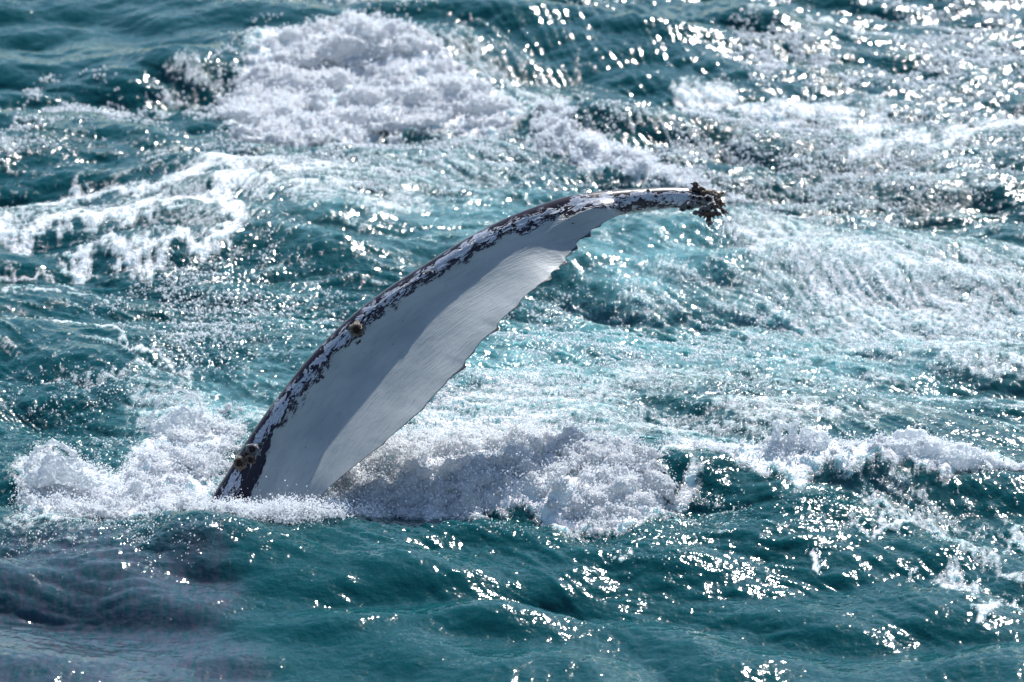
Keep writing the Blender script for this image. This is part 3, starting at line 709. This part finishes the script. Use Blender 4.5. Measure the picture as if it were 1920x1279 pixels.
def mouth_mesh():
    bm = bmesh.new(); bmesh.ops.create_icosphere(bm, subdivisions=2, radius=.45)
    for v in bm.verts: v.co.z = v.co.z*.5+.28+(.12 if abs(v.co.x) < .12 and v.co.z > 0 else 0)
    me = bpy.data.meshes.new('barnacle_mouth'); bm.to_mesh(me); bm.free()
    for f_ in me.polygons: f_.use_smooth = True
    return me
acorns = [acorn_mesh(k) for k in range(3)]; acornsb = [acorn_mesh(k+10) for k in range(2)]
for m in acorns: m.materials.append(M_shell)
for m in acornsb: m.materials.append(M_shellb)
mouth = mouth_mesh(); mouth.materials.append(M_dark)
def acorn(px, py, dep, R, tilt, tan=False, k=0):
    me = (acornsb if tan else acorns)[k % (2 if tan else 3)]
    o = bpy.data.objects.new('acorn_barnacle', me); C.objects.link(o)
    p = at_depth(np.array(px), np.array(py), np.array(dep))
    ax = Vector(tilt).normalized(); qz = ax.to_track_quat('Z', 'Y')
    o.parent = root; o.location = (Vector(p.tolist())-root.location); o.rotation_mode = 'QUATERNION'; o.rotation_quaternion = qz; o.scale = (R, R, R)
    m2 = bpy.data.objects.new('barnacle_mouth', mouth); C.objects.link(m2); m2.parent = o
    return o
def goose_mesh(seed, L, R):
    """fleshy stalk swelling into a head with two ear-like flaps"""
    r = random.Random(seed); bm = bmesh.new(); n = 10; m_ = 12; rings = []
    b1, b2 = r.uniform(-.25, .25), r.uniform(-.25, .25)
    for j in range(m_+1):
        t = j/m_; rad = R*(.55+.12*math.sin(t*9+seed)) if t < .55 else R*(.6+.55*math.sin((t-.55)/.45*math.pi*.85))
        if j == m_: rad = R*.2
        ox = b1*L*t*t; oy = b2*L*math.sin(t*2)
        rings.append([bm.verts.new((ox+rad*math.cos(2*math.pi*k/n)*1.0, oy+rad*math.sin(2*math.pi*k/n)*.75, L*t)) for k in range(n)])
    for A, B in zip(rings[:-1], rings[1:]):
        for k in range(n): bm.faces.new((A[k], A[(k+1) % n], B[(k+1) % n], B[k]))
    bm.faces.new(rings[0][::-1]); bm.faces.new(rings[-1])
    me = bpy.data.meshes.new('goose_barnacle'); bmesh.ops.recalc_face_normals(bm, faces=bm.faces); bm.to_mesh(me); bm.free()
    for f_ in me.polygons: f_.use_smooth = True
    tip = (b1*L, b2*L*math.sin(2), L)
    bm = bmesh.new()
    for sx in (-1, 1):
        rr = []
        for j in range(6):
            t = j/5; rad = R*.30*(1-.25*t)
            rr.append([bm.verts.new((sx*R*(.35+.5*t)+rad*math.cos(2*math.pi*k/8), rad*math.sin(2*math.pi*k/8), R*(-.6+1.3*t))) for k in range(8)])
        for A, B in zip(rr[:-1], rr[1:]):
            for k in range(8): bm.faces.new((A[k], A[(k+1) % 8], B[(k+1) % 8], B[k]))
        bm.faces.new(rr[0][::-1]); bm.faces.new(rr[-1])
    me2 = bpy.data.meshes.new('goose_barnacle_ears'); bm.to_mesh(me2); bm.free()
    for f_ in me2.polygons: f_.use_smooth = True
    return me, me2, tip
def goose(px, py, dep, ex, ey, R, tan=False, seed=0):
    p = at_depth(np.array(px), np.array(py), np.array(dep)); e = at_depth(np.array(ex), np.array(ey), np.array(dep-.03))
    d = Vector((e-p).tolist()); L = d.length; me, me2, tip = goose_mesh(seed, L*.74, R*1.6)
    me.materials.append(M_gooseB if tan else M_gooseA); me2.materials.append(M_gooseA)
    o = bpy.data.objects.new('goose_barnacle', me); C.objects.link(o); o.parent = root; o.location = Vector(p.tolist())-root.location
    o.rotation_mode = 'QUATERNION'; o.rotation_quaternion = d.to_track_quat('Z', 'Y')
    o2 = bpy.data.objects.new('barnacle_ears', me2); C.objects.link(o2); o2.parent = o; o2.location = tip
    return o
TD = float(depth_s[-12])
# (px, py, nearness, radius, tilt, tan)
tips = [(1303, 357, .02, .026, (-.2, -.4, .9), 0), (1278, 353, .0, .012, (0, -.2, 1), 0), (1292, 385, .08, .030, (-.1, -1, -.35), 0), (1281, 390, .07, .022, (-.5, -1, -.5), 0),
        (1326, 374, .09, .030, (.1, -1, .4), 0), (1312, 372, .09, .020, (-.1, -1, .2), 0), (1318, 392, .08, .022, (.1, -1, -.5), 0), (1333, 388, .08, .026, (.4, -1, -.1), 0), (1343, 372, .05, .024, (.9, -.6, .3), 1),
        (1318, 360, .03, .024, (.1, -.4, 1), 1), (1332, 362, .03, .022, (.3, -.3, 1), 1), (1346, 364, .0, .018, (.7, -.3, .8), 1), (1305, 398, .06, .018, (0, -.9, -.8), 0), (1325, 403, .05, .015, (0, -.8, -1), 1),
        (1340, 398, .05, .018, (.5, -.8, -.6), 0), (1300, 370, .09, .016, (-.1, -1, .2), 0), (1268, 366, .085, .013, (0, -1, .3), 0), (1255, 378, .085, .011, (0, -1, -.1), 0), (1345, 384, .05, .022, (.9, -.7, -.2), 0)]
for k, (x, y, nr_, R, tl, tn) in enumerate(tips): acorn(x, y, TD-nr_, R, tl, bool(tn), k)
gs_ = [(1328, 385, .05, 1329, 412, .014, 0), (1330, 408, .05, 1336, 424, .010, 0), (1327, 405, .06, 1328, 421, .009, 0), (1340, 392, .04, 1348, 411, .010, 0), (1345, 380, .04, 1371, 402, .011, 0), (1310, 350, .02, 1300, 348, .012, 0),
       (1345, 366, .02, 1352, 362, .014, 1), (1322, 357, .03, 1344, 364, .016, 1), (1340, 370, .06, 1352, 384, .014, 0), (1335, 398, .06, 1333, 408, .013, 0), (1312, 396, .05, 1319, 408, .012, 0), (1350, 374, .03, 1360, 390, .010, 1), (1300, 354, .03, 1311, 351, .012, 0), (1338, 380, .09, 1345, 392, .013, 0)]
for k, (x, y, nr_, ex, ey, R, tn) in enumerate(gs_): goose(x, y, TD-nr_, ex, ey, R, bool(tn), k+3)
D0 = 18.55
for k, (x, y, R, tn) in enumerate([(451, 870, .042, 1), (470, 862, .034, 1), (474, 843, .040, 0), (486, 836, .022, 0), (463, 852, .022, 1), (668, 618, .044, 1), (806, 514, .026, 0), (812, 505, .014, 0),
                                   (1000, 410, .012, 0), (930, 432, .013, 0), (940, 448, .012, 0), (990, 405, .012, 0), (1150, 376, .010, 0), (1190, 370, .010, 0), (1230, 368, .012, 0), (1245, 372, .010, 0), (1215, 358, .011, 0), (880, 462, .010, 0), (1080, 384, .008, 0)]):
    # seat it on the rounded front of the leading edge
    i = int(np.argmin([abs((x-Ls[q_, 0])*(Ls[min(q_+1, NS-1), 0]-Ls[max(q_-1, 0), 0])+(y-Ls[q_, 1])*(Ls[min(q_+1, NS-1), 1]-Ls[max(q_-1, 0), 1])) for q_ in range(NS)]))
    L, T, chord, rad, f = section(i); c = min(math.hypot(x-L[0], y-L[1])/PXM, chord); h, cm = profile(c, chord, rad, f)
    off = (c/rad-1) if c < rad else .12
    acorn(x, y, depth_s[i]-h-cm+.003, R, (off*.8*.7, -1, .34-off*.6), bool(tn), k)
# drips falling from the tip
r = np.random.default_rng(71); n = 70
dp = at_depth(r.normal(1340, 9, n), r.uniform(405, 460, n), np.full(n, TD-.05)+r.normal(0, .03, n))
bead_cloud('dripping_water', dp, r.uniform(.0012, .0028, n), 'fine drips of water falling from the barnacled flipper tip')
# drops flung up round the base
n = 2600; bx = np.r_[r.uniform(20, 620, n//2), r.uniform(600, 1600, n-n//2)]; by = np.r_[r.uniform(835, 960, n//2), r.uniform(820, 900, n-n//2)]
g = ground(bx, by+45); dp = np.stack([g[:, 0], g[:, 1], sea_z(g[:, 0], g[:, 1])+np.abs(r.normal(0, .07, n))+.02], -1)
bead_cloud('flying_drops', dp, .0018*(3.0)**(r.random(n)**2), 'loose drops thrown up above the splashing water')
